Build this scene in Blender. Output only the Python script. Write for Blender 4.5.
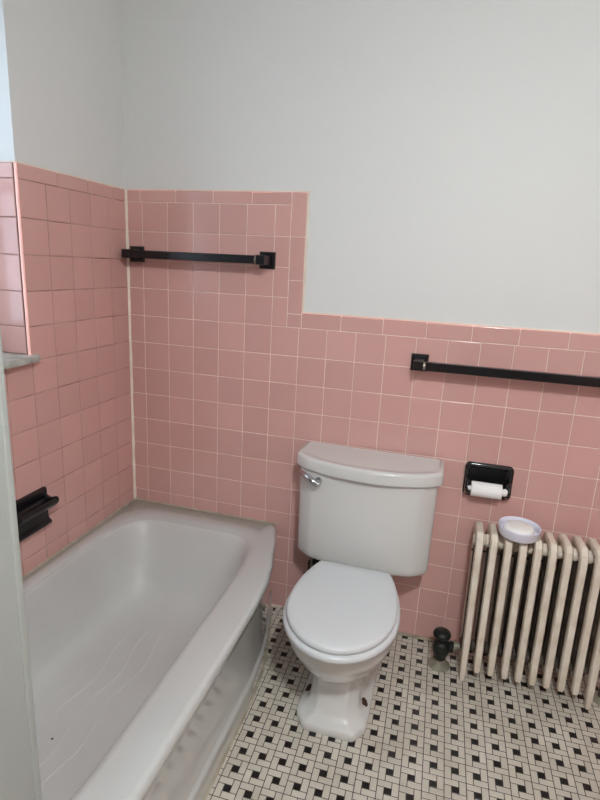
import bpy, bmesh, math, random
from mathutils import Vector, Matrix
random.seed(7)
C = bpy.context.scene.collection
for o in list(bpy.data.objects):
    bpy.data.objects.remove(o)

# ---------------------------------------------------------------- camera, world, lights, exposure
cam_d = bpy.data.cameras.new('camera')
cam = bpy.data.objects.new('camera', cam_d)
C.objects.link(cam)
cam_d.sensor_fit = 'VERTICAL'
cam_d.sensor_height = 36.0
cam_d.lens = 535.75 / 800.0 * 36.0
cam_d.clip_start = 0.02
RIGHT = Vector((0.96106149, 0.272135, 0.04799337))
DOWN = Vector((0.1114394, -0.22275449, -0.96848423))
FWD = Vector((-0.25286772, 0.93612124, -0.24440732))
m = Matrix.Identity(4)
for i in range(3):
    m[i][0] = RIGHT[i]; m[i][1] = -DOWN[i]; m[i][2] = -FWD[i]
m[0][3], m[1][3], m[2][3] = 1.25305, -1.92280, 1.42058
cam.matrix_world = m
sc = bpy.context.scene
sc.camera = cam
sc.view_settings.view_transform = 'Standard'
sc.view_settings.look = 'None'
sc.view_settings.gamma = 1.0
sc.view_settings.use_curve_mapping = False
sc.view_settings.exposure = 0.35

world = bpy.data.worlds.new('overcast_sky')
sc.world = world
world.use_nodes = True
bg = world.node_tree.nodes['Background']
bg.inputs['Color'].default_value = (0.66, 0.82, 1.0, 1)
bg.inputs['Strength'].default_value = 3.1

LAMP_CEIL = 330.0      # emission strength of the ceiling dome


# ---------------------------------------------------------------- materials
def srgb(r, g, b):
    f = lambda c: (c / 255 / 12.92) if c / 255 <= 0.04045 else ((c / 255 + 0.055) / 1.055) ** 2.4
    return (f(r), f(g), f(b), 1)


def mat(name, col, rough=0.5, metal=0.0, noise=0.0, nscale=20.0, col2=None, bump=0.0, bscale=60.0,
        coat=0.0, spec=0.5, tone=False, rough_var=0.0):
    M = bpy.data.materials.new(name)
    M.use_nodes = True
    nt = M.node_tree
    P = nt.nodes['Principled BSDF']
    P.inputs['Base Color'].default_value = col
    P.inputs['Roughness'].default_value = rough
    P.inputs['Metallic'].default_value = metal
    P.inputs['Specular IOR Level'].default_value = spec
    P.inputs['Coat Weight'].default_value = coat
    P.inputs['Coat Roughness'].default_value = 0.08
    tc = nt.nodes.new('ShaderNodeTexCoord')
    last = None
    if noise > 0 or col2:
        n = nt.nodes.new('ShaderNodeTexNoise')
        n.inputs['Scale'].default_value = nscale
        n.inputs['Detail'].default_value = 5
        nt.links.new(tc.outputs['Object'], n.inputs['Vector'])
        r = nt.nodes.new('ShaderNodeMapRange')
        r.inputs['From Min'].default_value = 0.35
        r.inputs['From Max'].default_value = 0.7
        r.inputs['To Max'].default_value = noise
        nt.links.new(n.outputs['Fac'], r.inputs['Value'])
        mx = nt.nodes.new('ShaderNodeMix')
        mx.data_type = 'RGBA'
        mx.inputs['A'].default_value = col
        mx.inputs['B'].default_value = col2 or (col[0] * .8, col[1] * .8, col[2] * .8, 1)
        nt.links.new(r.outputs['Result'], mx.inputs['Factor'])
        last = mx.outputs['Result']
    if tone:
        a = nt.nodes.new('ShaderNodeAttribute')
        a.attribute_name = 'tone'
        hs = nt.nodes.new('ShaderNodeHueSaturation')
        if last: nt.links.new(last, hs.inputs['Color'])
        else: hs.inputs['Color'].default_value = col
        nt.links.new(a.outputs['Fac'], hs.inputs['Value'])
        last = hs.outputs['Color']
    if last:
        nt.links.new(last, P.inputs['Base Color'])
    if bump > 0:
        n2 = nt.nodes.new('ShaderNodeTexNoise')
        n2.inputs['Scale'].default_value = bscale
        n2.inputs['Detail'].default_value = 3
        nt.links.new(tc.outputs['Object'], n2.inputs['Vector'])
        b = nt.nodes.new('ShaderNodeBump')
        b.inputs['Strength'].default_value = bump
        b.inputs['Distance'].default_value = 0.004
        nt.links.new(n2.outputs['Fac'], b.inputs['Height'])
        nt.links.new(b.outputs['Normal'], P.inputs['Normal'])
    return M


M_PLASTER = mat('painted_plaster', srgb(223, 223, 221), 0.55, noise=0.2, nscale=3, col2=srgb(218, 218, 216), bump=0.15, bscale=25)
M_CEIL = mat('ceiling_paint', srgb(200, 200, 196), 0.8)  # unseen ceiling, toned down so it bounces less light
M_GROUT = mat('wall_grout', srgb(242, 222, 212), 0.8, noise=0.8, nscale=6, col2=srgb(216, 186, 174))
M_GROUT_OLD = mat('stained_wall_grout', srgb(196, 160, 148), 0.8, noise=1.0, nscale=9, col2=srgb(105, 70, 62))
M_TILE = mat('pink_glazed_tile', srgb(213, 167, 160), 0.14, noise=0.5, nscale=4, col2=srgb(207, 160, 152), bump=0.04, bscale=18, tone=True)
M_TILEP = mat('added_wainscot_tile', srgb(200, 148, 140), 0.2)  # unseen wainscot on right and front walls, added to cut bounced light
M_FWHITE = mat('cream_floor_tile', srgb(206, 200, 188), 0.3, noise=0.7, nscale=7, col2=srgb(186, 178, 163), tone=True)
M_FBLACK = mat('black_floor_tile', srgb(18, 17, 17), 0.3)
M_FGROUT = mat('dark_floor_grout', srgb(70, 62, 55), 0.9, noise=0.8, nscale=12, col2=srgb(44, 38, 33))
M_PORC = mat('white_porcelain', srgb(212, 212, 209), 0.12, coat=0.4)
M_TUB = mat('white_tub_enamel', srgb(196, 198, 196), 0.07, noise=0.35, nscale=3.5, col2=srgb(193, 193, 191), coat=1.0)
M_TUBIN = mat('worn_tub_enamel', srgb(206, 206, 204), 0.42, noise=0.5, nscale=4, col2=srgb(196, 193, 190))
M_TREAD = mat('tread_strip', srgb(210, 209, 207), 0.42)
M_SEAT = mat('white_seat_plastic', srgb(208, 211, 213), 0.3)
M_BLACK = mat('black_glazed_ceramic', srgb(14, 15, 17), 0.12, coat=0.5)
M_BLACKM = mat('black_bar_enamel', srgb(16, 17, 20), 0.28)
M_CHROME = mat('chrome', srgb(200, 202, 206), 0.16, metal=1.0)
M_BRASS = mat('dull_nickel', srgb(180, 172, 158), 0.35, metal=0.8)
M_PAPER = mat('white_tissue', srgb(244, 243, 242), 0.9, bump=0.3, bscale=200)
M_RAD = mat('aged_cream_radiator_paint', srgb(236, 227, 213), 0.38, noise=0.8, nscale=14, col2=srgb(208, 194, 172), bump=0.4, bscale=70)
M_RADD = mat('shade_and_grime_radiator_paint', srgb(96, 86, 74), 0.7, noise=1.0, nscale=25, col2=srgb(52, 44, 38), bump=0.4, bscale=60)  # grime, with the shade between sections put into the colour too
M_VALVE = mat('tarnished_dark_metal', srgb(44, 50, 46), 0.38, metal=0.4, noise=0.9, nscale=30, col2=srgb(22, 24, 22), bump=0.3, bscale=80)
M_FLANGE = mat('dull_painted_flange', srgb(150, 145, 128), 0.4, noise=0.8, nscale=30, col2=srgb(105, 98, 84))
M_CAULK = mat('white_caulk', srgb(238, 226, 212), 0.6, noise=0.6, nscale=14, col2=srgb(214, 192, 172))
M_CAULKY = mat('yellowed_caulk', srgb(184, 176, 156), 0.6, noise=0.8, nscale=18, col2=srgb(136, 126, 108))
M_SILL = mat('grey_stone_sill', srgb(196, 196, 190), 0.35, noise=1.0, nscale=22, col2=srgb(140, 140, 132), bump=0.2, bscale=40)
M_PAINTW = mat('white_gloss_paint', srgb(224, 226, 226), 0.3)
M_PARTW = mat('grey_green_wall_paint', srgb(146, 149, 144), 0.5, noise=0.2, nscale=3)
M_DOOR = mat('darkened_unseen_door_wood', srgb(96, 66, 46), 0.4, noise=0.8, nscale=8, col2=srgb(70, 46, 32))  # unseen door, made dark so it bounces less light
M_DISH = mat('pale_lilac_plastic', srgb(226, 226, 240), 0.25)
M_DISHIN = mat('white_soap_cake', srgb(246, 244, 240), 0.5)
M_RUST = mat('rusty_bolt', srgb(70, 48, 34), 0.7, metal=0.3)
M_DARKGAP = mat('open_dark_joint', srgb(60, 44, 40), 0.9)


def emission(name, col, s):
    M = bpy.data.materials.new(name)
    M.use_nodes = True
    P = M.node_tree.nodes['Principled BSDF']
    P.inputs['Base Color'].default_value = (.9, .9, .9, 1)
    P.inputs['Emission Color'].default_value = col
    P.inputs['Emission Strength'].default_value = s
    return M


M_GLOWC = emission('ceiling_lamp_glass', (0.955, 1.0, 1.01, 1), LAMP_CEIL)
M_GLASS = bpy.data.materials.new('window_glass')
M_GLASS.use_nodes = True
nt = M_GLASS.node_tree
nt.nodes.clear()
o_ = nt.nodes.new('ShaderNodeOutputMaterial')
mx_ = nt.nodes.new('ShaderNodeMixShader')
tr_ = nt.nodes.new('ShaderNodeBsdfTransparent')
gl_ = nt.nodes.new('ShaderNodeBsdfGlossy')
gl_.inputs['Roughness'].default_value = 0.02
mx_.inputs[0].default_value = 0.06
nt.links.new(tr_.outputs[0], mx_.inputs[1]); nt.links.new(gl_.outputs[0], mx_.inputs[2])
nt.links.new(mx_.outputs[0], o_.inputs[0])


# ---------------------------------------------------------------- helpers
def obj(name, bm, mats, parent=None, smooth=True, angle=40):
    bmesh.ops.recalc_face_normals(bm, faces=bm.faces)
    me = bpy.data.meshes.new(name)
    bm.to_mesh(me)
    bm.free()
    if not isinstance(mats, (list, tuple)): mats = [mats]
    for mm in mats: me.materials.append(mm)
    o = bpy.data.objects.new(name, me)
    C.objects.link(o)
    if smooth:
        me.shade_smooth()
        if angle < 180:
            me.set_sharp_from_angle(angle=math.radians(angle))
    if parent: o.parent = parent
    return o


def thing(name, label, cat, loc, group=None):
    o = bpy.data.objects.new(name, None)
    C.objects.link(o)
    o.location = loc
    o.empty_display_size = 0.05
    o['label'] = label; o['category'] = cat
    if group: o['group'] = group
    return o


def tag(o, label, cat, group=None):
    o['label'] = label; o['category'] = cat
    if group: o['group'] = group
    return o


def struct(name, bm, mats, parent=None, smooth=False, angle=40):
    o = obj(name, bm, mats, parent, smooth, angle)
    if not parent: o['kind'] = 'structure'
    return o


def put(o, parent):
    """make world-space mesh data relative to its thing's base"""
    off = -parent.location
    if o.parent == parent:
        o.data.transform(Matrix.Translation(off))
    return o


def part(name, bm, mats, parent, root=None, smooth=True, angle=40):
    o = obj(name, bm, mats, parent, smooth, angle)
    o.data.transform(Matrix.Translation(-(root or parent).location))
    return o


def box(bm, a, b, bevel=0.0, seg=2, mi=0):
    vs = [bm.verts.new((x, y, z)) for x in (a[0], b[0]) for y in (a[1], b[1]) for z in (a[2], b[2])]
    idx = [(0, 1, 3, 2), (4, 6, 7, 5), (0, 4, 5, 1), (2, 3, 7, 6), (0, 2, 6, 4), (1, 5, 7, 3)]
    fs = [bm.faces.new([vs[i] for i in f]) for f in idx]
    for f in fs: f.material_index = mi
    if bevel > 0:
        es = list({e for f in fs for e in f.edges})
        r = bmesh.ops.bevel(bm, geom=es, offset=bevel, segments=seg, profile=0.5, affect='EDGES')
        for f in r['faces']: f.material_index = mi
    return vs


def loft(bm, rings, cap0=True, cap1=True, mi=0, closed=True):
    R = [[bm.verts.new(p) for p in r] for r in rings]
    n = len(R[0])
    for a, b in zip(R, R[1:]):
        for i in range(n if closed else n - 1):
            j = (i + 1) % n
            f = bm.faces.new((a[i], a[j], b[j], b[i])); f.material_index = mi
    if cap0: bm.faces.new(list(reversed(R[0]))).material_index = mi
    if cap1: bm.faces.new(R[-1]).material_index = mi
    return R


def lathe(bm, prof, center=(0, 0, 0), n=32, axis='Z', mi=0, caps=True):
    c = Vector(center)
    rings = []
    for r, h in prof:
        ring = []
        for i in range(n):
            a = 2 * math.pi * i / n
            u, v = r * math.cos(a), r * math.sin(a)
            p = {'Z': (u, v, h), 'X': (h, u, v), 'Y': (u, h, v)}[axis]
            ring.append(c + Vector(p))
        rings.append(ring)
    loft(bm, rings, caps, caps, mi)


def tube(bm, pts, r, n=12, mi=0, caps=True):
    pts = [Vector(p) for p in pts]
    rr = r if isinstance(r, (list, tuple)) else [r] * len(pts)
    t0 = (pts[1] - pts[0]).normalized()
    up = Vector((0, 0, 1)) if abs(t0.z) < 0.9 else Vector((1, 0, 0))
    nrm = t0.cross(up).normalized()
    rings = []
    for i, p in enumerate(pts):
        t = (pts[min(i + 1, len(pts) - 1)] - pts[max(i - 1, 0)]).normalized()
        nrm = (nrm - t * nrm.dot(t)).normalized()
        b = t.cross(nrm)
        rings.append([p + (nrm * math.cos(2 * math.pi * k / n) + b * math.sin(2 * math.pi * k / n)) * rr[i] for k in range(n)])
    loft(bm, rings, caps, caps, mi)


def smooth_path(pts, k=6):
    P = [Vector(p) for p in pts]
    out = []
    for i in range(len(P) - 1):
        p0, p1, p2, p3 = P[max(i - 1, 0)], P[i], P[i + 1], P[min(i + 2, len(P) - 1)]
        for s in range(k):
            t = s / k
            out.append(0.5 * ((2 * p1) + (p2 - p0) * t + (2 * p0 - 5 * p1 + 4 * p2 - p3) * t * t + (3 * p1 - p0 - 3 * p2 + p3) * t ** 3))
    out.append(P[-1])
    return out


def extrude_poly(bm, poly, fn, a, b, mi=0):
    """poly: 2-D outline, fn(u, v, w) -> point, extruded from w=a to w=b"""
    loft(bm, [[fn(u, v, a) for u, v in poly], [fn(u, v, b) for u, v in poly]], mi=mi)


# tiles ----------------------------------------------------------
class Tiler:
    """rows of slightly pillowed glazed tiles on a grout bed, gathered into one wall mesh"""
    def __init__(s, bm, fn, gap=0.0024, bev=0.0022, depth=0.0016):
        s.bm, s.fn, s.g, s.b, s.d = bm, fn, gap / 2, bev, depth
        s.tone = bm.loops.layers.float_color.get('tone') or bm.loops.layers.float_color.new('tone')

    def tile(s, u0, u1, v0, v1, mi, tilt=0.00035, tv=0.045, base=1.0):
        u0 += s.g; u1 -= s.g; v0 += s.g; v1 -= s.g
        if u1 - u0 < 0.003 or v1 - v0 < 0.003: return
        b = min(s.b, (u1 - u0) / 3, (v1 - v0) / 3)
        ta, tb = random.uniform(-tilt, tilt), random.uniform(-tilt, tilt)
        w = lambda su, sv: ta * su + tb * sv
        O = [(u0, v0), (u1, v0), (u1, v1), (u0, v1)]
        I1 = [(u0 + b * .35, v0 + b * .35), (u1 - b * .35, v0 + b * .35), (u1 - b * .35, v1 - b * .35), (u0 + b * .35, v1 - b * .35)]
        I2 = [(u0 + b, v0 + b), (u1 - b, v0 + b), (u1 - b, v1 - b), (u0 + b, v1 - b)]
        S = [(-1, -1), (1, -1), (1, 1), (-1, 1)]
        r0 = [s.bm.verts.new(s.fn(u, v, -s.d)) for u, v in O]
        r1 = [s.bm.verts.new(s.fn(u, v, -s.d * .3 + w(*q) * 0.5)) for (u, v), q in zip(I1, S)]
        r2 = [s.bm.verts.new(s.fn(u, v, w(*q))) for (u, v), q in zip(I2, S)]
        t = min(1.0, max(0.0, 0.5 * base)) + random.uniform(-tv, tv) * 0.5
        fs = [s.bm.faces.new(r2)]
        for A, B in ((r0, r1), (r1, r2)):
            for i in range(4):
                j = (i + 1) % 4
                fs.append(s.bm.faces.new((A[i], A[j], B[j], B[i])))
        for f in fs:
            f.material_index = mi
            for l in f.loops: l[s.tone] = (t, t, t, 1)


def fix_tone(M):
    # tone attribute holds half values (0.5 = unchanged)
    for n in M.node_tree.nodes:
        if n.type == 'ATTRIBUTE':
            mul = M.node_tree.nodes.new('ShaderNodeMath')
            mul.operation = 'MULTIPLY'; mul.inputs[1].default_value = 2.0
            tgt = n.outputs['Fac'].links[0].to_socket
            M.node_tree.links.new(n.outputs['Fac'], mul.inputs[0])
            M.node_tree.links.new(mul.outputs[0], tgt)


for M_ in (M_TILE, M_FWHITE): fix_tone(M_)

# ---------------------------------------------------------------- room measurements
T = 0.10795
H0 = 1.6248                      # bottom of the cap course on the tall section
U0 = 0.0684                      # first upright joint on the back wall
W0 = 0.1092                      # first upright joint on the left wall
CAPT = 1.668                     # top of tall tile
H4 = H0 - 4 * T
CAPL = 1.249                     # top of low tile
RX, FY, CZ = 2.35, -2.45, 2.50
GD = 0.0016

# ---- back wall
bm = bmesh.new()
box(bm, (-0.2, 0.009, 0), (RX + 0.12, 0.15, CZ), mi=0)                 # plaster
box(bm, (0.0, GD, 0), (0.724, 0.0095, CAPT - 0.0015), mi=1)             # grout beds
box(bm, (0.724, GD, 0), (RX, 0.0095, CAPL - 0.0015), mi=1)
tl = Tiler(bm, lambda u, v, w: (u, -w, v))
cols = [0.0035, U0] + [U0 + T * k for k in range(1, 22)]
cols = [c for c in cols if c < RX - 0.01] + [RX]
SL = 0.668                      # left edge of the upright strip
for k in range(0, 4):            # tall courses
    z1 = H0 - k * T; z0 = z1 - T
    cc = [c for c in cols if c < SL - 0.01] + [SL]
    for a, b in zip(cc, cc[1:]): tl.tile(a, b, z0, z1, 2)
for k in range(4, 16):
    z1 = H0 - k * T; z0 = max(z1 - T, 0.006)
    for a, b in zip(cols, cols[1:]): tl.tile(a, b, z0, z1, 2)
capj = [0.0035] + [0.060 + 0.1525 * k for k in range(0, 5)]
capj[-1] = SL
for a, b in zip(capj, capj[1:]): tl.tile(a, b, H0, CAPT, 2)
zs = [CAPT, H0 - T, H0 - T - 0.1525, H4 + 0.05, H4]
for a, b in zip(zs[1:], zs): tl.tile(SL, 0.724, a, b, 2)
xj = [0.724] + [0.7205 + 0.1525 * k for k in range(1, 12)]
xj = [x for x in xj if x < RX - 0.01] + [RX]
for a, b in zip(xj, xj[1:]): tl.tile(a, b, H4, CAPL, 2)
# rounded cap noses: a quarter-round over the top of the cap course and down the strip's edge
for (xa, xb, zt) in ((0.0, 0.724, CAPT), (0.724, RX, CAPL)):
    prof = [(0.0, -0.004), (0.0012, -0.0015), (0.004, 0.0), (0.009, 0.0004)]
    loft(bm, [[(xa, y, zt + z) for y, z in prof], [(xb, y, zt + z) for y, z in prof]], False, False, mi=2, closed=False)
struct('wall_back', bm, [M_PLASTER, M_GROUT, M_TILE])

# paint line and caulk around the tile's upper edge
bm = bmesh.new()
box(bm, (0.0, 0.0035, CAPT + 0.0002), (0.730, 0.010, CAPT + 0.0045), 0.001)
box(bm, (0.7245, 0.0018, CAPL), (0.7305, 0.010, CAPT + 0.003), 0.001)
box(bm, (0.7245, 0.0035, CAPL + 0.0002), (RX, 0.010, CAPL + 0.0045), 0.001)
struct('trim_1', bm, M_CAULK)
# caulk bead down the corner
bm = bmesh.new()
pts = []
rings = []
for i in range(41):
    z = 0.386 + (CAPT - 0.386) * i / 40
    r = 0.0075 + 0.001 * math.sin(i * 1.7) + random.uniform(-.0006, .0006) + (0.001 if i < 12 else 0)
    rings.append([(-0.001, 0.001, z), (-0.001, -r, z), (r * .45, -r * .55, z), (r, 0.001, z)])
loft(bm, rings)
struct('trim_2', bm, M_CAULK, smooth=True)

# ---- left wall with window opening
WY1, WY0, WZ0, WZ1 = -0.55, -1.06, 1.105, 2.12
bm = bmesh.new()
XP = -0.009
for (y0, y1, z0, z1) in ((FY, 0.15, 0, WZ0 - 0.02), (FY, 0.15, WZ1, CZ), (WY1 + 0.008, 0.15, WZ0 - 0.02, WZ1), (FY, WY0, WZ0 - 0.02, WZ1)):
    box(bm, (-0.22, y0, z0), (XP, y1, z1), mi=0)
tl = Tiler(bm, lambda u, v, w: (w, -u, v))
box(bm, (XP - .0005, -1.53, 0), (-GD, 0.0, WZ0 - 0.02), mi=1)
box(bm, (XP - .0005, WY1 + 0.001, WZ0 - 0.02), (-GD, 0.0, CAPT - 0.0015), mi=1)
lc = [0.0035, W0] + [W0 + T * k for k in range(1, 14)]
lc = [c for c in lc if c < 1.52] + [1.53]
for k in range(0, 16):
    z1 = H0 - k * T; z0 = max(z1 - T, 0.0)
    zs_ = [(z0, z1)]
    if z1 <= WZ0 + 0.0:
        for a, b in zip(lc, lc[1:]): tl.tile(a, b, z0, z1, 2)
    else:
        cc = [c for c in lc if c < 0.50] + [0.548]
        for a, b in zip(cc, cc[1:]): tl.tile(a, b, z0, z1, 2)
        if z0 < WZ0:
            cc = [0.5495] + [c for c in lc if c > 0.56]
            for a, b in zip(cc, cc[1:]): tl.tile(a, b, z0, WZ0 - 0.022, 2)
for a, b in ((0.0035, 0.080), (0.080, 0.2265), (0.2265, 0.379), (0.379, 0.548)): tl.tile(a, b, H0, CAPT, 2)
# jamb tile, facing the camera
box(bm, (-0.125, WY1 + 0.001 + GD, WZ0), (-0.013, WY1 + 0.009, CAPT - 0.001), mi=1)
box(bm, (-0.0129, WY1 + 0.001 + GD, WZ0), (-0.006, WY1 + 0.0088, CAPT - 0.001), mi=3)
tj = Tiler(bm, lambda u, v, w: (u, WY1 - w, v))
for z0, z1 in [(H0 - (k + 1) * T, H0 - k * T) for k in range(0, 5)] + [(H0, CAPT)]:
    tj.tile(-0.125, -0.0122, max(z0, WZ0 + 0.001), z1, 2)
prof = [(0.0, -0.004), (-0.0012, -0.0015), (-0.004, 0.0), (-0.009, 0.0004)]
loft(bm, [[(x, WY1 + 0.002, CAPT + z) for x, z in prof], [(x, 0.0, CAPT + z) for x, z in prof]], False, False, mi=2, closed=False)
# rounded outer edge of the tile beside the window, with a ragged open joint behind it
lathe(bm, [(0.0045, WZ0 + 0.001), (0.0045, CAPT)], (-0.0045, WY1 + 0.0035, 0), 16, mi=2)
struct('wall_left', bm, [M_PLASTER, M_GROUT_OLD, M_TILE, M_DARKGAP])
bm = bmesh.new()
box(bm, (-0.126, WY1 + 0.004, CAPT + 0.0002), (XP + 0.001, WY1 + 0.0085, CAPT + 0.004))
box(bm, (XP - .001, WY1 + 0.006, CAPT + 0.0002), (-0.0035, 0.0, CAPT + 0.004))
struct('trim_3', bm, M_CAULK)

# ---- other walls, floor bed, ceiling
bm = bmesh.new(); box(bm, (RX, FY - 0.12, 0), (RX + 0.12, 0.009, CZ)); box(bm, (RX - 0.004, FY, 0), (RX + .01, 0.0, CAPL), mi=1); struct('wall_right', bm, [M_PLASTER, M_TILEP])
DX0, DX1, DZ = 1.35, 2.11, 2.03
bm = bmesh.new()
box(bm, (-0.22, FY - 0.12, 0), (DX0, FY, CZ)); box(bm, (DX1, FY - 0.12, 0), (RX, FY, CZ)); box(bm, (DX0, FY - 0.12, DZ), (DX1, FY, CZ))
box(bm, (0.0, FY - .01, 0), (DX0 - .08, FY + .008, CAPL), mi=1); box(bm, (DX1 + .08, FY - .01, 0), (RX, FY + .008, CAPL), mi=1)
struct('wall_front', bm, [M_PLASTER, M_TILEP])
bm = bmesh.new(); box(bm, (-0.22, FY - 0.12, CZ), (RX + 0.12, 0.15, CZ + 0.1)); struct('ceiling', bm, M_CEIL)
# short partition at the tub's foot
bm = bmesh.new()
box(bm, (XP, -1.66, 0), (0.864, -1.532, CZ), 0.004, 2)
box(bm, (0.862, -1.5395, 0.0), (0.8665, -1.531, CZ), 0.002, 2)
struct('wall_partition', bm, M_PARTW)

# ---- floor: pinwheel mosaic
bm = bmesh.new()
box(bm, (-0.22, FY - 0.12, -0.1), (RX + 0.12, 0.15, -0.0006), mi=0)
PW = 0.0617
th = math.radians(-0.9)
cs, sn = math.cos(th), math.sin(th)
OX, OY = 0.8013, -0.8222
def ffn(u, v, w):
    # lattice axes measured from the photo: +u leans +0.9 deg, v perpendicular to it
    return (OX + u * cs + v * sn, OY - u * sn + v * cs, w)
fl = Tiler(bm, ffn, gap=0.0022, bev=0.0016, depth=0.0006)
un = PW / 3
for i in range(-4, 27):
    for j in range(-27, 15):
        cx, cy = ffn(i * PW, j * PW, 0)[:2]
        if cx < 0.60 or cx > RX - PW * .6 + .02 or cy > 0.03 or cy < FY + PW * .4: continue
        u, v = (i - .5) * PW, (j - .5) * PW
        R_ = lambda a, b, c, d, mi, **k: fl.tile(u + a * un, u + c * un, v + b * un, min(v + d * un, 99), mi, tilt=0.00012, **k)
        R_(1, 1, 2, 2, 2, tv=0.0)
        R_(0, 2, 2, 3, 1, tv=0.07); R_(2, 1, 3, 3, 1, tv=0.07); R_(1, 0, 3, 1, 1, tv=0.07); R_(0, 0, 1, 2, 1, tv=0.07)
struct('floor', bm, [M_FGROUT, M_FWHITE, M_FBLACK])
bm = bmesh.new()
box(bm, (0.70, -0.011, 0.0), (RX, 0.002, 0.007), 0.002)
struct('trim_4', bm, M_CAULKY)

# ---- window and door
bm = bmesh.new()
fx0, fx1 = -0.20, -0.125
box(bm, (fx0, WY0, WZ0), (fx1, WY0 + 0.045, WZ1), 0.003); box(bm, (fx0, WY1 - 0.045, WZ0), (fx1, WY1, WZ1), 0.003)
box(bm, (fx0, WY0, WZ1 - 0.045), (fx1, WY1, WZ1), 0.003); box(bm, (fx0, WY0, WZ0), (fx1, WY1, WZ0 + 0.045), 0.003)
win = struct('window_1', bm, M_PAINTW)
for (x, z0, z1) in ((-0.155, WZ0 + 0.04, 1.63), (-0.18, 1.60, WZ1 - 0.04)):
    bm = bmesh.new()
    y0, y1 = WY0 + 0.045, WY1 - 0.045
    for a, b in (((y0, z0), (y0 + .04, z1)), ((y1 - .04, z0), (y1, z1)), ((y0, z0), (y1, z0 + .045)), ((y0, z1 - .035), (y1, z1))):
        box(bm, (x - .012, a[0], a[1]), (x + .012, b[0], b[1]), 0.002)
    s_ = struct('window_sash', bm, M_PAINTW, win)
    bm = bmesh.new(); box(bm, (x - .002, y0 + .03, z0 + .03), (x + .002, y1 - .03, z1 - .03))
    struct('window_pane', bm, M_GLASS, s_)
# stone sill with a small horn past the opening
bm = bmesh.new()
zs0, zs1 = WZ0 - 0.021, WZ0 + 0.001
poly = [(-0.125, WY0), (-0.125, WY1 - .0005), (0.0, WY1 - .0005), (0.0015, -0.522), (0.010, -0.522), (0.019, -0.528), (0.026, -0.545), (0.030, -0.58), (0.031, -0.65), (0.031, WY0 - 0.03), (0.0015, WY0 - 0.03), (0.0015, WY0)]
rings = [[(x, y, zs0 + .003) for x, y in poly], [(x, y, zs0 + .012) for x, y in poly], [(x - (.004 if x > .01 else 0), y, zs1) for x, y in poly]]
loft(bm, rings)
struct('window_sill', bm, M_SILL, win)

bm = bmesh.new()
box(bm, (DX0 + .005, FY - 0.06, 0.008), (DX1 - .005, FY - 0.02, DZ - .004), 0.002)
for (z0, z1) in ((0.2, 0.9), (1.05, 1.85)):
    for (x0, x1) in ((DX0 + .1, DX0 + .34), (DX0 + .42, DX1 - .1)):
        box(bm, (x0, FY - 0.021, z0), (x1, FY - 0.012, z1), 0.006)
dr = struct('door_1', bm, M_DOOR)
bm = bmesh.new(); lathe(bm, [(.028, 0), (.028, .006), (.01, .012), (.01, .03), (.026, .04), (.028, .055), (.015, .065)], (DX0 + .06, FY - .02, 0.98), 24, 'Y')
struct('door_handle', bm, M_CHROME, dr, smooth=True)
bm = bmesh.new()
box(bm, (DX0 - .07, FY, 0), (DX0, FY + .018, DZ + .07), .003); box(bm, (DX1, FY, 0), (DX1 + .07, FY + .018, DZ + .07), .003)
box(bm, (DX0, FY, DZ), (DX1, FY + .018, DZ + .07), .003)
struct('trim_5', bm, M_PAINTW)

# ---------------------------------------------------------------- bathtub
TUBZ = 0.383
def apron_x(y):
    """outer edge of the rim as seen from above: bows out and tucks in towards the back wall"""
    pts = [(0.0, 0.668), (-0.06, 0.680), (-0.13, 0.700), (-0.20, 0.718), (-0.30, 0.744), (-0.40, 0.760), (-0.52, 0.767), (-0.9, 0.766), (-1.53, 0.760)]
    if y >= 0: return pts[0][1]
    for (a, xa), (b, xb) in zip(pts, pts[1:]):
        if y >= b:
            t = (a - y) / (a - b); t = t * t * (3 - 2 * t) * .4 + t * .6
            return xa + (xb - xa) * t
    return pts[-1][1]

NT = 176
def tub_ring(x0, x1, y0, y1, n, z, outer=False, inset=0.0):
    ring = []
    for i in range(NT):
        a = 2 * math.pi * (i + 0.5) / NT
        c, s = math.cos(a), math.sin(a)
        k = (abs(c) ** n + abs(s) ** n) ** (-1.0 / n)
        u, v = c * k, s * k
        if outer:
            y = (-0.766) + 0.764 * v
            y = min(max(y, -1.53), -0.002)
            xr = apron_x(y) - inset
            # front-right corner at the back wall is softly rounded
            x = 0.002 + (xr - 0.002) * (u + 1) / 2
        else:
            x = (x0 + x1) / 2 + (x1 - x0) / 2 * u
            y = (y0 + y1) / 2 + (y1 - y0) / 2 * v
        ring.append((x, y, z))
    return ring
root = thing('bathtub', 'white enamelled bathtub set in the corner beneath the window', 'bathtub', (0.38, -0.766, 0.0))
bm = bmesh.new()
OR = 34
rings = []
for z, d in ((0.004, 0.012), (0.06, 0.010), (0.080, 0.008), (0.086, 0.0095), (0.090, 0.013), (0.095, 0.0165), (0.102, 0.018), (0.20, 0.019), (0.30, 0.019), (0.325, 0.017), (0.340, 0.010), (0.350, 0.004), (0.360, 0.0), (0.370, 0.0005), (0.378, 0.004), (0.3825, 0.010), (TUBZ + 0.001, 0.020)):
    rings.append(tub_ring(0, 0, 0, 0, OR, z, True, d))
n_out = len(rings)
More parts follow.
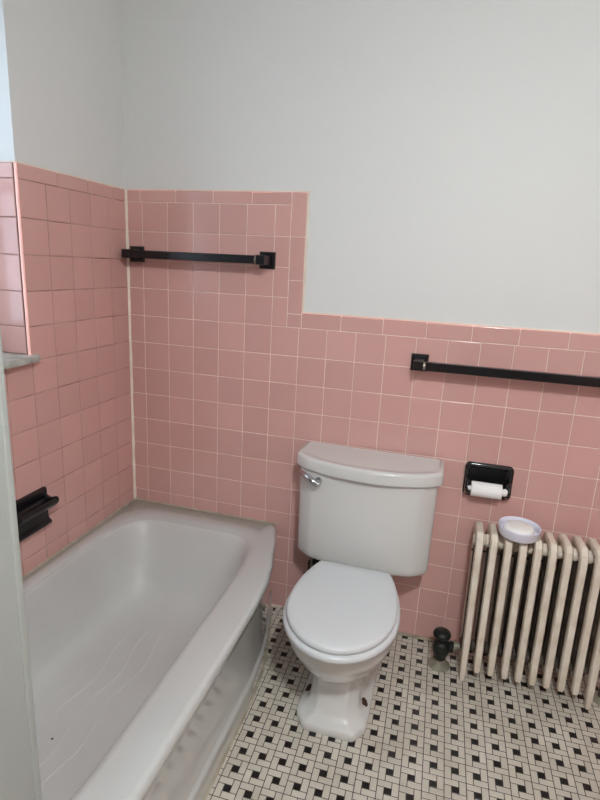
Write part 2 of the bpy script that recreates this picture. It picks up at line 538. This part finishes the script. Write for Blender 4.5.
# flat rim to the basin's lip, then the bowl
inner = [
    (0.036, 0.662, -1.46, -0.085, 7.0, TUBZ),
    (0.044, 0.654, -1.45, -0.095, 6.5, TUBZ - 0.0015),
    (0.052, 0.645, -1.44, -0.106, 6.2, TUBZ - 0.006),
    (0.058, 0.638, -1.43, -0.117, 6.0, TUBZ - 0.014),
    (0.062, 0.633, -1.425, -0.128, 5.8, TUBZ - 0.026),
    (0.070, 0.622, -1.41, -0.150, 5.4, TUBZ - 0.075),
    (0.080, 0.608, -1.39, -0.178, 5.0, TUBZ - 0.145),
    (0.092, 0.592, -1.37, -0.212, 4.6, TUBZ - 0.215),
    (0.106, 0.574, -1.345, -0.248, 4.3, TUBZ - 0.262),
    (0.128, 0.548, -1.31, -0.288, 4.1, TUBZ - 0.288),
    (0.158, 0.512, -1.27, -0.335, 4.0, TUBZ - 0.300),
    (0.20, 0.47, -1.20, -0.40, 4.0, TUBZ - 0.3045),
    (0.27, 0.40, -1.05, -0.60, 3.0, TUBZ - 0.306),
    (0.32, 0.35, -0.85, -0.75, 2.0, TUBZ - 0.3062)]
for a in inner: rings.append(tub_ring(*a))
R = loft(bm, rings, False, True)
bmesh.ops.recalc_face_normals(bm, faces=bm.faces)
for f in bm.faces:
    c = f.calc_center_median()
    if c.z < TUBZ - 0.016 and 0.03 < c.x < 0.648 and f.normal.z > -0.3:
        dist = min(c.x, c.y * -1)
        if c.x < 0.645 and c.y < -0.1 and c.y > -1.46 and all(0.035 < v.co.x < 0.66 for v in f.verts): f.material_index = 1
part('shell', bm, [M_TUB, M_TUBIN], root, angle=180)
for k, (x, ph) in enumerate(((0.196, 0.6), (0.255, 1.2), (0.315, 2.0), (0.375, 2.9))):
    bm = bmesh.new()
    P = [(x + 0.013 * math.sin(ph + i * 0.40), -0.33 - i * 0.02, 0.0785) for i in range(44)]
    ring = []
    for (px, py, pz) in P:
        w = 0.0035
        ring.append([(px - w, py, pz - .002), (px - w * .5, py, pz + .0003), (px + w * .5, py, pz + .0003), (px + w, py, pz - .002)])
    loft(bm, ring)
    part('tread_strip', bm, M_TREAD, root)
bm = bmesh.new(); lathe(bm, [(.030, .0772), (.030, .0800), (.024, .0815), (.006, .0802)], (0.335, -1.2, 0), 28)
part('drain', bm, M_CHROME, root)
bm = bmesh.new(); lathe(bm, [(.0032, .0765), (.0032, .0782)], (0.295, -0.90, 0), 10)
part('enamel_chip', bm, M_RUST, root)['label'] = 'tiny dark chip in the enamel'
# caulk along tub and wall, tub and floor
bm = bmesh.new()
rings = []
for i in range(60):
    x = 0.0 + 0.668 * i / 59; r = 0.006 + random.uniform(-.0008, .0008)
    rings.append([(x, 0.001, TUBZ - .002), (x, -r, TUBZ + .0005), (x, -r * .5, TUBZ + r * .5), (x, 0.001, TUBZ + r)])
loft(bm, rings)
rings = []
for i in range(90):
    y = 0.0 - 1.53 * i / 89; r = 0.006 + random.uniform(-.0008, .0008)
    rings.append([(-0.001, y, TUBZ - .002), (r, y, TUBZ + .0005), (r * .5, y, TUBZ + r * .5), (-0.001, y, TUBZ + r)])
loft(bm, rings)
struct('trim_6', bm, M_CAULKY, smooth=True)
bm = bmesh.new()
rings = []
for i in range(110):
    y = -0.012 - 1.515 * i / 109; x = apron_x(y) - 0.012; r = 0.0065 + random.uniform(-.001, .001)
    rings.append([(x - .004, y, -0.0005), (x + r, y, -0.0005), (x + r * .5, y, r * .5), (x - .004, y, r * .9)])
loft(bm, rings)
struct('trim_7', bm, M_CAULKY, smooth=True)

# ---------------------------------------------------------------- toilet
TX = 1.032
root = thing('toilet', 'white two-piece toilet with closed lid beside the bathtub', 'toilet', (TX, -0.33, 0.0))

def sup(n, cx, yc, a, bf, bb, z, nf=2.0, N=64, oct_=0.0, cham=0.045):
    """plan outline about (cx, yc): half-width a, reach bf to the front (-y), bb to the back; oct_ blends to a chamfered box"""
    ring = []
    for i in range(N):
        t = 2 * math.pi * (i + .5) / N
        c, s = math.cos(t), math.sin(t)
        b = bf if s < 0 else bb
        e = 2.0 / (nf if s < 0 else n)
        x = a * math.copysign(abs(c) ** e, c); y = b * math.copysign(abs(s) ** e, s)
        if oct_ > 0:
            # ray against chamfered rectangle
            dx, dy = c * a, s * b
            qx, qy = (a - .034) / .034, (b - .046) / .046
            k = min(a / max(abs(dx), 1e-6), b / max(abs(dy), 1e-6), (1 + qx + qy) / (abs(dx) / .034 + abs(dy) / .046))
            x = x * (1 - oct_) + dx * k * oct_; y = y * (1 - oct_) + dy * k * oct_
        ring.append((cx + x, yc + y, z))
    return ring

# bowl and pedestal, one casting
bm = bmesh.new()
yc = -0.34
secs = [  # z, a, front, back, nf, nb, oct
    (0.000, .112, .568, .10, 2.6, 3, 1.0), (0.006, .114, .570, .10, 2.6, 3, 1.0), (0.024, .114, .570, .10, 2.6, 3, 1.0), (0.030, .110, .566, .10, 2.6, 3, 1.0),
    (0.034, .100, .556, .10, 2.6, 3, .97), (0.042, .089, .543, .10, 2.6, 3, .95), (0.060, .082, .532, .10, 2.6, 3, .9), (0.090, .080, .522, .10, 2.6, 3, .85),
    (0.120, .081, .517, .10, 2.5, 3, .75), (0.145, .084, .520, .10, 2.4, 3, .55), (0.165, .091, .530, .10, 2.3, 3, .35), (0.185, .100, .548, .10, 2.2, 2.6, .15),
    (0.205, .116, .572, .11, 2.1, 2.5, 0), (0.228, .132, .600, .12, 2.1, 2.4, 0), (0.250, .145, .620, .13, 2.05, 2.3, 0), (0.275, .155, .638, .13, 2.05, 2.3, 0), (0.293, .160, .647, .13, 2.05, 2.3, 0), (0.298, .1645, .652, .13, 2.05, 2.3, 0),
    (0.315, .169, .658, .14, 2.05, 2.3, 0), (0.345, .173, .666, .15, 2.05, 2.3, 0), (0.366, .175, .671, .15, 2.05, 2.3, 0), (0.371, .172, .668, .15, 2.05, 2.3, 0), (0.3745, .163, .660, .15, 2.05, 2.3, 0)]
# blend centre line so the outline does not jump between the two centres
def lerp_c(z): return -0.36 - 0.08 * min(1, max(0, (z - 0.12) / 0.18))
rings = []
for z, a, fr, bk, nf, nb, oc in secs:
    c0 = -lerp_c(z)
    rings.append(sup(nb, TX - 0.004, -c0, a, fr - c0, c0 - bk, z, nf, 96, oc, .055))
loft(bm, rings)
# shelf at the back carrying the tank, and the trap-way below it
def rrect(cx, cy, a, b, z, r=0.03, N=8):
    out = []
    for qx, qy, a0 in ((1, 1, 0), (-1, 1, 90), (-1, -1, 180), (1, -1, 270)):
        for k in range(N + 1):
            t = math.radians(a0 + 90 * k / N)
            out.append((cx + qx * (a - r) + r * math.cos(t), cy + qy * (b - r) + r * math.sin(t), z))
    return out
loft(bm, [rrect(TX, -0.17, .075, .12, 0.18), rrect(TX, -.17, .095, .125, .26), rrect(TX, -.17, .105, .13, .33), rrect(TX, -.17, .107, .13, .362), rrect(TX, -.17, .100, .125, .368)])
# hollows round the floor bolts
part('bowl', bm, M_PORC, root, angle=60)
for sx, y in ((-1, -0.440), (1, -0.440)):
    bm = bmesh.new()
    lathe(bm, [(.015, 0.024), (.015, .033), (.0115, .036), (.0115, .044), (.006, .046), (.006, .053), (.003, .055)], (TX - .004 + sx * 0.091, y, 0), 14)
    part('bolt', bm, M_RUST, root)['label'] = 'rusty uncapped floor bolt'
# seat ring and lid
def seat_outline(z, d=0.0, N=96, back=.229, lim=.112):
    out = []
    a, c0 = 0.174 - d, -0.49
    for i in range(N):
        t = 2 * math.pi * (i + .5) / N
        c, s_ = math.cos(t), math.sin(t)
        if s_ < 0:
            x, y = a * c, (0.218 - d) * s_
        else:
            b = .318
            x, y = a * c, b * s_
            ymax = back - d
            if y > ymax:      # cut straight across the back
                x, y = x, ymax
        out.append((TX + x, c0 + y, z))
    return out
bm = bmesh.new()
loft(bm, [seat_outline(.3812, d=.013), seat_outline(.3818, d=.004), seat_outline(.384, d=-.001), seat_outline(.391, d=-.003), seat_outline(.400, d=-.001), seat_outline(.4035, d=.006)])
part('seat', bm, M_SEAT, root, angle=180)
bm = bmesh.new()
loft(bm, [seat_outline(.4045, d=.012), seat_outline(.406, d=.008), seat_outline(.413, d=.006), seat_outline(.420, d=.008), seat_outline(.4235, d=.012), seat_outline(.4255, d=.020), seat_outline(.4265, d=.05), seat_outline(.427, d=.10)])
part('seat_lid', bm, M_SEAT, root, angle=180)
for sx in (-1, 1):
    bm = bmesh.new()
    lathe(bm, [(.007, -.018), (.009, -.016), (.009, .016), (.007, .018)], (TX + sx * .07, -.243, .396), 18, 'X')
    box(bm, (TX + sx * .07 - .014, -.252, .3695), (TX + sx * .07 + .014, -.234, .394), .003)
    part('hinge', bm, M_SEAT, root)
# tank
def tank_outline(z, d=0.0, w=.246, fd=.213, N=10):
    """flat back, bowed front with angled corners"""
    P = [(w - d, -.014 - d * .3), (w - d, -.135), (w - .003 - d, -.146 + d * .2), (w - .011 - d, -.157 + d * .4)]
    k = [(w - .050 - d * .6, -.190 + d), (w - .062 - d * .6, -.195 + d)]
    front = []
    for i in range(1, 16):
        t = i / 16; x = (w - .062 - d * .6) * (1 - 2 * t)
        front.append((x, -.195 + d - (fd - .195) * (1 - (x / (w - .062)) ** 2)))
    pts = P + k + front + [(-x, y) for x, y in reversed(k)] + [(-x, y) for x, y in reversed(P)]
    back = [(-(w - d) + 2 * (w - d) * i / 8, -.014 - d * .3) for i in range(1, 8)]
    return [(TX - .001 + x, y - .018 * x - .001, z) for x, y in pts + back]
bm = bmesh.new()
loft(bm, [tank_outline(.369, .022), tank_outline(.3695, .016), tank_outline(.373, .008), tank_outline(.381, .003), tank_outline(.40, .0, w=.243), tank_outline(.60, .0, w=.245), tank_outline(.716, .0, w=.246)])
part('tank', bm, M_PORC, root, angle=50)
bm = bmesh.new()
LW, LF = .261, .232
L_ = lambda z, d: [(x + (0 if y > -.09 else 0), y - .006 * (1 if y < -.1 else 0), zz) for x, y, zz in tank_outline(z, d, LW, LF)]
loft(bm, [L_(.7165, .010), L_(.7172, .004), L_(.720, .0008), L_(.724, .0), L_(.753, .0015), L_(.758, .003), L_(.7615, .0065), L_(.763, .012), L_(.7633, .020), L_(.7618, .0235), L_(.7615, .05)])
part('tank_lid', bm, M_PORC, root, angle=40)
# flush lever
bm = bmesh.new()
lathe(bm, [(.014, .012), (.014, -.002), (.010, -.012), (.006, -.014)], (TX - .162, -.210, .687), 18, 'Y')
path = smooth_path([(TX - .157, -.228, .684), (TX - .180, -.229, .695), (TX - .205, -.216, .705), (TX - .230, -.198, .713)], 5)
n_ = len(path)
tube(bm, path, [.0105 + .003 * math.sin(math.pi * i / (n_ - 1)) - .003 * i / n_ for i in range(n_)], 12)
part('flush_lever', bm, M_CHROME, root)['label'] = 'chrome flush lever'
# supply stop and hose
root = thing('supply_valve', 'dark water shut-off valve on wall behind toilet, left side', 'valve', (0.85, 0.0, 0.235))
bm = bmesh.new()
lathe(bm, [(.028, -.002), (.027, -.006), (.012, -.012), (.0085, -.014), (.0085, -.060)], (.83, 0, .235), 22, 'Y')
lathe(bm, [(.014, -.018), (.014, .018)], (.83, -.060, .235), 16, 'Z')
part('body', bm, M_VALVE, root)
bm = bmesh.new()
lathe(bm, [(.010, -.073), (.010, -.085), (.021, -.089), (.023, -.097), (.017, -.102)], (.83, 0, .235), 20, 'Y')
part('handle', bm, M_VALVE, root)
bm = bmesh.new(); tube(bm, smooth_path([(.83, -.060, .250), (.83, -.061, .29), (.838, -.07, .33), (.842, -.075, .3685)], 6), .005, 10)
part('hose', bm, M_BRASS, root)

# ---------------------------------------------------------------- towel bars
def bar_thing(x0, x1, z, label, ring_at):
    t = thing('towel_bar', label, 'towel bar', ((x0 + x1) / 2, 0, z), 'black towel bars on pink tile')
    for x in (x0, x1):
        bm = bmesh.new()
        vs = []
        # square plate with stepped, chamfered face
        def sq(h, y): return [(x - h, y, z - h), (x + h, y, z - h), (x + h, y, z + h), (x - h, y, z + h)]
        loft(bm, [sq(.030, .0005), sq(.030, -.006), sq(.0265, -.010), sq(.021, -.011), sq(.020, -.009)])
        wp = part('wall_plate', bm, M_BLACKM, t, angle=20)
        bm = bmesh.new()
        loft(bm, [sq(.017, -.009), sq(.0155, -.016), sq(.015, -.05), sq(.0165, -.054), sq(.0165, -.084), sq(.014, -.088)])
        part('post', bm, M_BLACKM, wp, t, angle=20)
    bm = bmesh.new()
    s = .0145
    c = .003
    prof = [(s, s - c), (s - c, s), (-s + c, s), (-s, s - c), (-s, -s + c), (-s + c, -s), (s - c, -s), (s, -s + c)]
    extrude_poly(bm, prof, lambda u, v, w: (w, -.069 + u, z + v), x0 + (.024 if ring_at == 'left' else .015), x1 - (.024 if ring_at == 'right' else .015))
    rod = part('bar', bm, M_BLACKM, t, angle=20)
    bm = bmesh.new()
    xr = x0 + .015 if ring_at == 'left' else x1 - .026
    lathe(bm, [(.009, 0), (.013, .001), (.013, .009), (.009, .010), (.009, .012)], (xr, -.069, z), 20, 'X')
    part('collar', bm, M_BRASS, rod, t)['label'] = 'bare metal collar'
    return t
bar_thing(0.0455, 0.585, 1.4305, 'short black towel bar on pink tile above the tub end', 'right')
bar_thing(1.1655, 1.779, 1.1065, 'long black towel bar on pink tile above the radiator', 'left')

# ---------------------------------------------------------------- toilet paper holder
t = thing('toilet_paper_holder', 'black ceramic toilet paper holder on tile between toilet and radiator', 'toilet paper holder', (1.447, 0, .70))
bm = bmesh.new()
def plate(d, y, r=.018): return [(x, y, z) for x, z, _ in rrect(1.447, .702, .083 - d, .064 - d, 0, r)]
hx, hz = .083, .064
rings = [plate(0, .0005), plate(0, -.006), plate(.002, -.011), plate(.006, -.0135), plate(.012, -.0125, .012), plate(.016, -.009, .008), plate(.020, -.004, .006)]
loft(bm, rings)
part('back_plate', bm, M_BLACK, t, angle=60)
for x0 in (1.370, 1.506):
    bm = bmesh.new()
    prof = [(-.004, .716), (-.018, .712), (-.038, .702), (-.051, .688), (-.054, .677), (-.050, .666), (-.038, .656), (-.018, .648), (-.004, .642)]
    prof = [(y, z) for y, z in prof]
    r0 = [(x0, y, z) for y, z in prof]
    def ins(k, x): 
        return [(x, -.02 + (y + .02) * k, .68 + (z - .68) * k) for y, z in prof]
    loft(bm, [ins(.88, x0 - .001), ins(1, x0 + .002), ins(1, x0 + .015), ins(.88, x0 + .018)])
    part('arm', bm, M_BLACK, t, angle=50)
bm = bmesh.new()
lathe(bm, [(.006, 1.380), (.009, 1.384), (.009, 1.495), (.0125, 1.4975), (.0135, 1.503), (.0115, 1.5095), (.006, 1.512)], (0, -.048, .683), 20, 'X')
part('roller', bm, M_PAPER, t)['label'] = 'white roller with rounded end'
bm = bmesh.new()
N = 40
rings = []
for x, r in ((1.3905, .0105), (1.3905, .0265), (1.4925, .0265), (1.4925, .0105)):
    rings.append([(x, -.048 + r * math.cos(2 * math.pi * i / N), .683 + r * math.sin(2 * math.pi * i / N)) for i in range(N)])
rings.append(rings[0])
loft(bm, rings, False, False)
bmesh.ops.remove_doubles(bm, verts=bm.verts, dist=1e-6)
o = obj('toilet_paper_roll', bm, M_PAPER, None, True, 40)
tag(o, 'nearly used up white toilet paper roll in the black holder', 'toilet paper')

# ---------------------------------------------------------------- soap dish on the left wall
t = thing('soap_dish', 'black ceramic soap dish fixed to left wall tile above tub', 'soap dish', (0, -.617, .59))
y0, y1 = -.700, -.534
bm = bmesh.new()
prof = [(-.0005, .505), (.020, .505), (.025, .509), (.024, .516), (.014, .524), (.011, .54), (.011, .60), (.0125, .618), (.011, .627), (.004, .630), (-.0005, .630)]
extrude_poly(bm, prof, lambda u, v, w: (u, w, .526 + (v - .505) * 1.05), y0, y1)
part('back_plate', bm, M_BLACKM, t, angle=35)
bm = bmesh.new()
prof = [(.008, .556), (.026, .560), (.044, .570), (.056, .582), (.060, .592), (.058, .600), (.052, .603), (.046, .599), (.040, .590), (.028, .583), (.016, .586), (.008, .598)]
loft(bm, [[(.008 + (x - .008) * k, y, .606 + (z - .58) * k) for x, z in prof] for y, k in ((y0, .9), (y0 + .004, .98), (y0 + .01, 1), (y1 - .01, 1), (y1 - .004, .98), (y1, .9))])
fill = [(.008, .556), (.026, .560), (.044, .570), (.056, .582), (.060, .592), (.059, .601), (.053, .606), (.044, .605), (.036, .601), (.026, .600), (.016, .604), (.008, .612)]
for a, b in ((y0 + .002, y0 + .012), (y1 - .012, y1 - .001)):
    loft(bm, [[(x, y, .606 + (z - .58) * k) for x, z in fill] for y, k in ((a, .97), (a + .002, 1), (b - .002, 1), (b, .97))])
part('tray', bm, M_BLACKM, t, angle=60)

# ---------------------------------------------------------------- radiator
NS, PX = 11, 0.0457
RX0 = 1.437
t = thing('radiator', 'old cream painted cast iron column radiator against the back wall', 'radiator', (RX0 + PX * 4.5, -.115, 0))
def sweep(bm, x, pts, rx, rn, n=12, p=2.6, mi=0):
    """pts in the yz plane; rx half width along x, rn half depth in the plane (lists allowed)"""
    P = [Vector((0, y, z)) for y, z in pts]
    K = len(P)
    rxl = rx if isinstance(rx, list) else [rx] * K
    rnl = rn if isinstance(rn, list) else [rn] * K
    rings = []
    for i in range(K):
        tg = (P[min(i + 1, K - 1)] - P[max(i - 1, 0)]).normalized()
        nr = tg.cross(Vector((1, 0, 0)))
        ring = []
        for u, v in ((1, .55), (.70, 1), (-.70, 1), (-1, .55), (-1, -.55), (-.70, -1), (.70, -1), (1, -.55)):
            ring.append(Vector((x, 0, 0)) + P[i] + Vector((1, 0, 0)) * u * rxl[i] + nr * v * rnl[i])
        rings.append(ring)
    loft(bm, rings, mi=mi)
NSEC = 10
sec = None
for k in range(NSEC):
    x = RX0 + k * PX
    foot = k in (0, NSEC - 1)
    bm = bmesh.new()
    rx = .0125
    if foot:
        yb = [(-.180, 0.001), (-.180, .010), (-.179, .05)]; rxs = [.006, .0085, .011]; rns = [.007, .010, .014]
        zb = [(-.056, .05), (-.056, .010), (-.056, .001)]
    else:
        yb = [(-.178, .046), (-.178, .050), (-.178, .060)]; rxs = [.005, .0095, .0115]; rns = [.006, .012, .0145]
        zb = [(-.056, .060), (-.056, .050), (-.056, .046)]
    mid = [(-.177, .12), (-.177, .30), (-.177, .50), (-.1765, .540), (-.174, .556), (-.162, .565), (-.14, .564), (-.118, .562), (-.096, .560), (-.072, .560), (-.060, .553), (-.056, .535), (-.055, .50), (-.055, .30), (-.055, .12)]
    pts = yb + mid + zb
    sweep(bm, x, pts, rxs + [rx] * len(mid) + rxs[::-1], rns + [.0145] * 3 + [.0140] * 9 + [.0145] * 3 + rns[::-1], n=14)
    sweep(bm, x, [(-.117, .080), (-.117, .10), (-.117, .3), (-.117, .5), (-.117, .54)], .0125, .020, 12, mi=1)     # middle column, its dark colour stands in for shade in the gaps
    sweep(bm, x, [(-.178, .098), (-.15, .090), (-.117, .087), (-.08, .090), (-.056, .098)], .0105, .013, 12)  # bottom header
    for zc, r in ((.528, .0225), (.105, .0215)):
        x0 = x - PX / 2 - .0004 if k else x - .017
        x1 = x + PX / 2 + .0004 if k < NSEC - 1 else x + .017
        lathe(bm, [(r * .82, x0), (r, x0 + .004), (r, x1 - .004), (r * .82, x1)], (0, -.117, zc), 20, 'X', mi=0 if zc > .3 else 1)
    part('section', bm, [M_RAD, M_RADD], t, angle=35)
bm = bmesh.new()
for y, z in ((-.117, .470),):
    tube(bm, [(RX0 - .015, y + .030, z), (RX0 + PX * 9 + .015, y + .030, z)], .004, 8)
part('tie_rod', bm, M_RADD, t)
t.rotation_euler.y = -0.010      # leans a touch to the left, as in the photo
# inlet valve by the left end
t = thing('radiator_valve', 'dark tarnished radiator valve with round knob on floor beside toilet', 'valve', (1.355, -.125, 0))
bm = bmesh.new()
lathe(bm, [(.040, -.0005), (.040, .004), (.036, .009), (.022, .013), (.016, .020), (.0155, .024)], (1.355, -.130, 0), 30)
part('floor_flange', bm, M_FLANGE, t)['label'] = 'pale worn metal floor flange'
bm = bmesh.new()
lathe(bm, [(.012, .016), (.012, .032), (.022, .036), (.022, .046), (.026, .052), (.031, .066), (.031, .084), (.027, .096), (.020, .102), (.020, .110), (.014, .114), (.010, .126)], (1.355, -.130, 0), 22)
lathe(bm, [(.017, 1.36), (.018, 1.382), (.021, 1.384), (.021, 1.396), (.018, 1.398)], (0, -.125, .084), 8, 'X')
vb = part('body', bm, M_VALVE, t, angle=30)
bm = bmesh.new()
lathe(bm, [(.010, .117), (.022, .119), (.031, .124), (.033, .132), (.030, .141), (.020, .147), (.006, .149)], (1.353, -.130, 0), 14)
part('knob', bm, M_VALVE, vb, t, angle=50)
bm = bmesh.new()
lathe(bm, [(.0185, 1.3985), (.0185, 1.406), (.013, 1.407), (.013, 1.421)], (0, -.123, .090), 20, 'X')
part('union', bm, M_FLANGE, t)['label'] = 'cream painted pipe union'
# return elbow at the right end
t = thing('radiator_pipe', 'rusty brown pipe elbow at right foot of the radiator', 'pipe', (1.905, -.115, 0))
bm = bmesh.new()
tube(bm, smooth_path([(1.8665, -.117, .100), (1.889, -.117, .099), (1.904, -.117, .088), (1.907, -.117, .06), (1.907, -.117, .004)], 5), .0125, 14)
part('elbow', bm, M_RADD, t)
bm = bmesh.new()
lathe(bm, [(.034, -.0005), (.034, .004), (.026, .009), (.016, .012)], (1.907, -.117, 0), 26)
part('floor_flange', bm, M_FLANGE, t)

# ---------------------------------------------------------------- small round dish on the radiator
DXc, DYc, DZb = 1.552, -.146, .5795
t = thing('plastic_dish', 'small round pale plastic dish resting on top of the radiator', 'dish', (DXc, DYc, DZb))
bm = bmesh.new()
lathe(bm, [(.050, 0), (.060, .001), (.064, .006), (.0665, .030), (.0675, .034), (.0665, .036), (.0645, .035), (.062, .030), (.060, .012), (.03, .009)], (DXc, DYc, DZb), 44)
part('bowl', bm, M_DISH, t, angle=50)
bm = bmesh.new()
lathe(bm, [(.042, .0095), (.047, .013), (.049, .022), (.046, .030), (.036, .034), (.015, .035)], (DXc + .001, DYc + .004, DZb), 36)
part('insert', bm, M_DISHIN, t, angle=180)['label'] = 'bright white disc lying inside'

# ---------------------------------------------------------------- room lamps (outside the frame)
t = thing('ceiling_lamp', 'round white glass ceiling lamp above the middle of the room', 'lamp', (1.50, -2.0, CZ))
bm = bmesh.new(); lathe(bm, [(.07, 0), (.07, -.02), (.012, -.03), (.012, -.17), (.05, -.18), (.115, -.19), (.115, -.20)], (1.50, -2.0, CZ), 40)
part('base', bm, M_PAINTW, t)
bm = bmesh.new(); lathe(bm, [(.09, -.2005), (.088, -.215), (.078, -.232), (.052, -.248), (.02, -.254)], (1.50, -2.0, CZ), 40)
part('shade', bm, M_GLOWC, t, angle=180)
